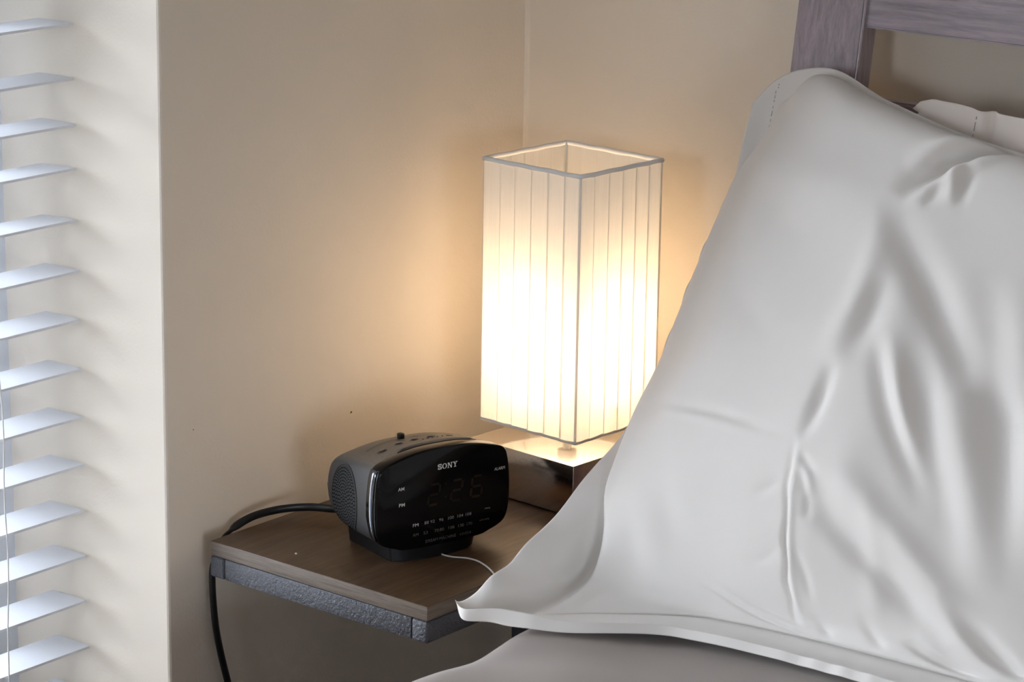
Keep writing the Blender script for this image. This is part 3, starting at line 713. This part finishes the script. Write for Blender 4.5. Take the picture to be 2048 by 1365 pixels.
def pillow(s,t,T=.085,side=1):
    """grid of points for arrays s,t -> (len(t),len(s),3)"""
    g=np.array(G)
    g[2:,:4,0]+=.020; g[1:,:3,1]+=.008; g[0,:3,1]+=.002
    g[3:,2:4,0]+=.030; g[3:,4,0]+=.010; g[3:,0,1]-=.006; g[2,0,1]-=.002
    g[3:,6:,1]+=np.array([.022,.040,.047,.05,.05])[:,None]*np.array([.25,.7,.9,1.])
    a=pchip(SK,g,s)                              # ns,nt,2
    b=pchip(TK,np.swapaxes(a,0,1),t)             # nt,ns,2
    X=pchip(SK,np.array(XC),s)
    P=np.zeros((len(t),len(s),3)); P[...,0]=X[None]+.006*(1-np.asarray(s))[None,:]**6*np.clip(np.asarray(t)*10,0,1)[:,None]; P[...,1:]=b
    h=fill2(s,t)
    w_=np.clip((np.asarray(t)-.12)/.30,0,1)[:,None,None]; w_=w_*w_*(3-2*w_)
    D=np.array([0,-.98,.20])*(1-w_)+np.array([0,-.80,.60])*w_ if side>0 else np.array([0,-.80,.60])
    P=P+side*T*h[...,None]*D
    P[...,0]-=side*0.02*h*(1-2*np.asarray(s))[None,:]*(side>0)
    return P

WR = [  # kind, amplitude (m), half width (m), path in pillow coordinates
 ('v', .0022, .0060, [(.09, .452), (.195, .434), (.306, .419), (.393, .414)]),
 ('r', .0015, .0060, [(.09, .440), (.195, .422), (.306, .407), (.380, .404)]),
 ('r', .0050, .0260, [(.10, .815), (.201, .800), (.336, .815), (.400, .830)]),
 ('v', .0040, .0300, [(.14, .868), (.25, .868), (.34, .875), (.40, .88)]),
 ('v', .0105, .0190, [(.414, .835), (.454, .789), (.509, .729), (.581, .627), (.612, .561)]),
 ('r', .0060, .0150, [(.380, .80), (.416, .782), (.419, .667), (.404, .589), (.402, .539)]),
 ('v', .0065, .0140, [(.450, .72), (.440, .64), (.430, .56)]),
 ('v', .0075, .0080, [(.412, .552), (.408, .489), (.404, .441), (.395, .414)]),
 ('s', .0026, .0035, [(.393, .420), (.401, .353), (.414, .283), (.421, .223), (.431, .163), (.441, .125)]),
 ('v', .0045, .0032, [(.388, .420), (.396, .375), (.394, .353), (.404, .315), (.404, .283), (.412, .25), (.411, .223), (.420, .19), (.421, .163), (.430, .115)]),
 ('r', .0030, .0042, [(.398, .412), (.406, .353), (.417, .283), (.424, .223), (.434, .163), (.444, .115)]),
 ('v', .0028, .0045, [(.405, .40), (.420, .385), (.442, .372)]), ('v', .0030, .0045, [(.412, .375), (.432, .345), (.438, .31)]), ('v', .0022, .0050, [(.425, .27), (.445, .235), (.455, .19)]), ('r', .0026, .0050, [(.416, .385), (.43, .36), (.436, .325)]),
 ('v', .0022, .0060, [(.385, .36), (.365, .34), (.34, .33)]), ('v', .0018, .0060, [(.40, .27), (.375, .245), (.345, .235)]), ('v', .0026, .0070, [(.455, .17), (.475, .13), (.49, .10)]), ('v', .0030, .0080, [(.53, .20), (.555, .15), (.57, .11)]),
 ('v', .0024, .0160, [(.13, .70), (.20, .62), (.27, .57), (.33, .555)]), ('v', .0020, .0140, [(.15, .36), (.20, .29), (.24, .22)]), ('r', .0022, .0160, [(.12, .33), (.17, .25), (.22, .18)]), ('v', .0020, .0120, [(.20, .75), (.28, .73), (.36, .735)]),
 ('v', .0095, .0160, [(.431, .376), (.464, .333), (.516, .298), (.579, .261), (.624, .223), (.667, .185)]),
 ('r', .0080, .0180, [(.436, .409), (.481, .376), (.554, .333), (.632, .276), (.677, .231), (.729, .17), (.774, .125)]),
 ('v', .0105, .0120, [(.650, .262), (.702, .221), (.754, .173), (.799, .14)]),
 ('v', .0035, .0035, [(.268, .183), (.348, .133), (.406, .110), (.466, .090)]),
 ('r', .0025, .0060, [(.275, .195), (.355, .145), (.412, .122), (.470, .100)]),
 ('v', .0080, .0090, [(.604, .173), (.634, .145), (.687, .123), (.739, .11)]),
 ('v', .0045, .0160, [(.500, .70), (.545, .57), (.590, .46), (.645, .35), (.68, .29)]), ('r', .0045, .0190, [(.545, .70), (.590, .58), (.635, .47), (.685, .36), (.72, .28)]),
 ('v', .0075, .0200, [(.580, .78), (.645, .63), (.690, .49), (.725, .37), (.75, .28)]), ('v', .0055, .0110, [(.455, .64), (.505, .52), (.560, .43), (.61, .36)]),
 ('r', .0055, .0110, [(.480, .64), (.53, .52), (.585, .42)]), ('r', .0045, .0190, [(.62, .78), (.69, .62), (.735, .48), (.77, .34)]),
 ('v', .0200, .0120, [(.425, .832), (.469, .898), (.516, .945), (.569, .99), (.64, 1.05)]),
 ('r', .0090, .0130, [(.425, .880), (.462, .93), (.505, .972), (.56, 1.02)]), ('r', .0080, .0090, [(.440, .825), (.50, .895), (.55, .945), (.62, 1.0)]),
 ('v', .0036, .0060, [(.470, .83), (.480, .85), (.491, .892)]), ('v', .0028, .0070, [(.526, .842), (.524, .88), (.522, .935)]), ('r', .0035, .0060, [(.508, .840), (.507, .87), (.506, .92)]),
 ('v', .0060, .0130, [(.10, .155), (.17, .125), (.24, .112), (.33, .10)]),
 ('v', .0050, .0070, [(.115, .150), (.120, .120), (.130, .095)]), ('r', .0035, .0050, [(.105, .150), (.108, .120), (.115, .095)]),
]
def wrinkle(S, T, items):
    H = np.zeros_like(S); sx, sy = .68, .74
    for kind, amp, wd, path in items:
        pts = np.array(catmull(path, 4))*np.array([sx, sy]); px, py = S*sx, T*sy
        best = np.full(S.shape, 9.0); par = np.zeros_like(S); sg = np.ones_like(S)
        seg = np.diff(pts, axis=0); ln = np.hypot(seg[:, 0], seg[:, 1]); cum = np.concatenate([[0], np.cumsum(ln)])
        rad = wd*(26 if kind == 's' else 3.2); lo, hi = pts.min(0)-rad, pts.max(0)+rad
        m = (px > lo[0]) & (px < hi[0]) & (py > lo[1]) & (py < hi[1])
        if not m.any(): continue
        qx, qy = px[m], py[m]; bb, pp, ss = best[m], par[m], sg[m]
        for (a, d, l_, c) in zip(pts[:-1], seg, ln, cum):
            if l_ < 1e-9: continue
            t = np.clip(((qx-a[0])*d[0]+(qy-a[1])*d[1])/l_**2, 0, 1); ex, ey = qx-a[0]-t*d[0], qy-a[1]-t*d[1]; dist = np.hypot(ex, ey)
            k = dist < bb; bb[k] = dist[k]; pp[k] = (c+t[k]*l_)/cum[-1]; ss[k] = np.sign(d[0]*ey-d[1]*ex)[k]
        fade = np.clip(np.sin(np.pi*np.clip(pp, 0, 1)), 0, 1)**1.1
        g = np.exp(-(bb/wd)**2)
        if kind == 'v': H[m] -= amp*g*fade
        elif kind == 'r': H[m] += amp*g*fade
        else: H[m] += amp*ss*np.tanh(bb/wd)*np.exp(-(bb/(wd*9))**2)*fade
    return H
def two_sided(name, front, back, mat, parent):
    nt, ns, _ = front.shape
    vs = np.concatenate([front.reshape(-1, 3), back.reshape(-1, 3)]); fs = []; o = nt*ns
    idx = np.arange(nt*ns).reshape(nt, ns)
    a, b, c, d = idx[:-1, :-1].ravel(), idx[:-1, 1:].ravel(), idx[1:, 1:].ravel(), idx[1:, :-1].ravel()
    fs = np.concatenate([np.stack([a, b, c, d], 1), np.stack([a, d, c, b], 1)+o])
    rim = np.concatenate([idx[0, :], idx[1:, -1], idx[-1, -2::-1], idx[-2:0:-1, 0]]); nx_ = np.roll(rim, -1)
    fs = np.concatenate([fs, np.stack([nx_, rim, rim+o, nx_+o], 1)])
    me = bpy.data.meshes.new(name); me.from_pydata(vs.tolist(), [], fs.tolist()); me.update()
    return finish(name, me, mat, parent, smooth=True)
def front_pillow():
    N = 300; s = np.linspace(0, 1, N); t = np.linspace(0, 1, N)
    # denser rows near the curled lower flange
    t = np.where(t < .2, t*.6, .12+(t-.2)*1.1)
    P = pillow(s, t, .085, 1); B = pillow(s, t, .035, -1)
    S, T = np.meshgrid(s, t); D = np.array([0, -.80, .60])
    body = np.clip(fill2(s, t)*2.2, 0, 1)
    items = list(WR)
    r_ = np.random.RandomState(5)
    for k in range(18):      # loose folds running down the right half
        s0, t0 = .47+.45*r_.rand(), .12+.7*r_.rand(); ln = .14+.16*r_.rand(); an = math.radians(-55-25*r_.rand())
        items.append((('v', 'r')[k % 2], .0015+.0028*r_.rand(), .012+.014*r_.rand(), [(s0, t0), (s0+ln*.5*math.cos(an)+.01*r_.randn(), t0+ln*.5*math.sin(an)), (s0+ln*math.cos(an), t0+ln*math.sin(an))]))
    H = wrinkle(S, T, items)
    H *= 1+.35*np.clip((S-.38)/.1, 0, 1)
    H += .0012*np.sin(21*S+9*T+2*np.sin(7*T)) + .0009*np.sin(33*T-14*S)
    kink = .5*((S-.42)+np.sqrt((S-.42)**2+.02**2)); H -= .075*kink*np.clip((T-.10)/.15, 0, 1)*np.clip((.98-T)/.2, 0, 1)
    P = P + (H*body)[..., None]*D
    # flange ripples
    fl = np.clip(1-body, 0, 1)
    rip = ((.0010*np.sin(70*S+6*np.sin(11*S))+.0010*np.sin(33*S+1))*np.clip(1-T/.08, 0, 1) + .0022*np.sin(60*T+3*np.sin(9*T))*np.clip(1-S/.08, 0, 1))*fl
    dip = -.058*np.exp(-((S-.060)/.016)**2)*np.exp(-((T-.15)/.09)**2)
    E_ = np.array([0, .95, -.12])
    P = P + rip[..., None]*D - dip[..., None]*E_; B = B + rip[..., None]*D - dip[..., None]*E_ - .0016*D
    root = empty('pillow', (.70, -.35, .605)); o3 = np.array([.70, -.35, .605])
    tag(root, 'large stone coloured pillow leaning over the nightstand edge, wide flange, wrinkled front', 'pillow', 'pillows on the bed')
    two_sided('pillowcase', P-o3, B-o3, M_pillow, root)
    # stitches along the gathered seam and at the flange corner
    def stitches(path, m, lift=.0007):
        b = bmesh.new(); pts = catmull(path, 12)
        for i in range(0, len(pts)-1, 2):
            p3 = []
            for q in (pts[i], pts[i+1]):
                i_, j_ = int(np.argmin(np.abs(s-q[0]))), int(np.argmin(np.abs(t-q[1]))); p3.append(P[j_, i_]-o3+D*lift)
            tmp = bpy.data.meshes.new('t'); t_ = tube_bm([p3[0], p3[1]], .0005, seg=5); t_.to_mesh(tmp); t_.free(); b.from_mesh(tmp); bpy.data.meshes.remove(tmp)
        o = bm_obj('stitching', b, m, root); o['kind'] = 'stuff'
    stitches([(.045, .88), (.046, .93), (.050, .985)], M_thread)
front_pillow()
def rear_pillow():
    N = 160; s = np.linspace(0, 1, N); t = np.linspace(0, 1, N); S, T = np.meshgrid(s, t)
    f = .145
    X = .613+.70*S
    zt = np.interp(s, [0, .012, .035, .08, .125, .18, .22, .27, .6, 1], [1.090, 1.0985, 1.1035, 1.1025, 1.099, 1.097, 1.0965, 1.102, 1.11, 1.09])
    Z = .62+(zt[None, :]-.62)*T
    Y = -.07+.15*(Z-1.18)-.050
    X = X + .004*np.sin(7*T)*(1-S) + .010*(T < 1)*np.clip(1-S*8, 0, 1)*np.clip((T-.97)/.03, 0, 1)
    a = np.clip((S-f)/(1-2*f), 0, 1); b = np.clip((T-.03)/.94, 0, 1)
    h = np.clip(1-np.abs(2*a-1)**2.6, 0, 1)**.6*np.clip(1-np.abs(2*b-1)**2.4, 0, 1)**.6
    D = np.array([0, -.99, -.15]); base = np.stack([X, Y, Z], -1)
    sm = .148-.012*T+.002*np.sin(60*T)
    groove = -.006*np.exp(-((S-sm)/.006)**2)+.004*np.exp(-((S-sm+.018)/.010)**2)+.0025*np.sin(30*S+6*T)*np.clip(1-S/f, 0, 1)+.003*np.sin(11*T+20*S)*np.clip(1-S/f, 0, 1)
    fr = base + (.030*h+groove+.0012)[..., None]*D; bk = base - (.018*h-.0004)[..., None]*D + groove[..., None]*D
    root = empty('pillow', (.96, -.17, .62)); o3 = np.array([.96, -.17, .62])
    tag(root, 'cream pillow standing against the headboard behind the leaning pillow', 'pillow', 'pillows on the bed')
    two_sided('pillowcase', fr-o3, bk-o3, M_pillow2, root)
    bb = bmesh.new()
    for tt in np.linspace(.60, .985, 46)[::1]:
        i_ = int(np.argmin(np.abs(s-(.148-.012*tt-.021)))); j0 = int(np.argmin(np.abs(t-tt))); j1 = max(0, j0-1)
        p, q = fr[j0, i_]-o3+D*.0006, fr[j1, i_]-o3+D*.0006
        if j0 == j1: continue
        tmp = bpy.data.meshes.new('t'); t_ = tube_bm([p, q], .0005, seg=5, up=(0, 1, 0)); t_.to_mesh(tmp); t_.free(); bb.from_mesh(tmp); bpy.data.meshes.remove(tmp)
    o = bm_obj('stitching', bb, M_thread, root); o['kind'] = 'stuff'
rear_pillow()
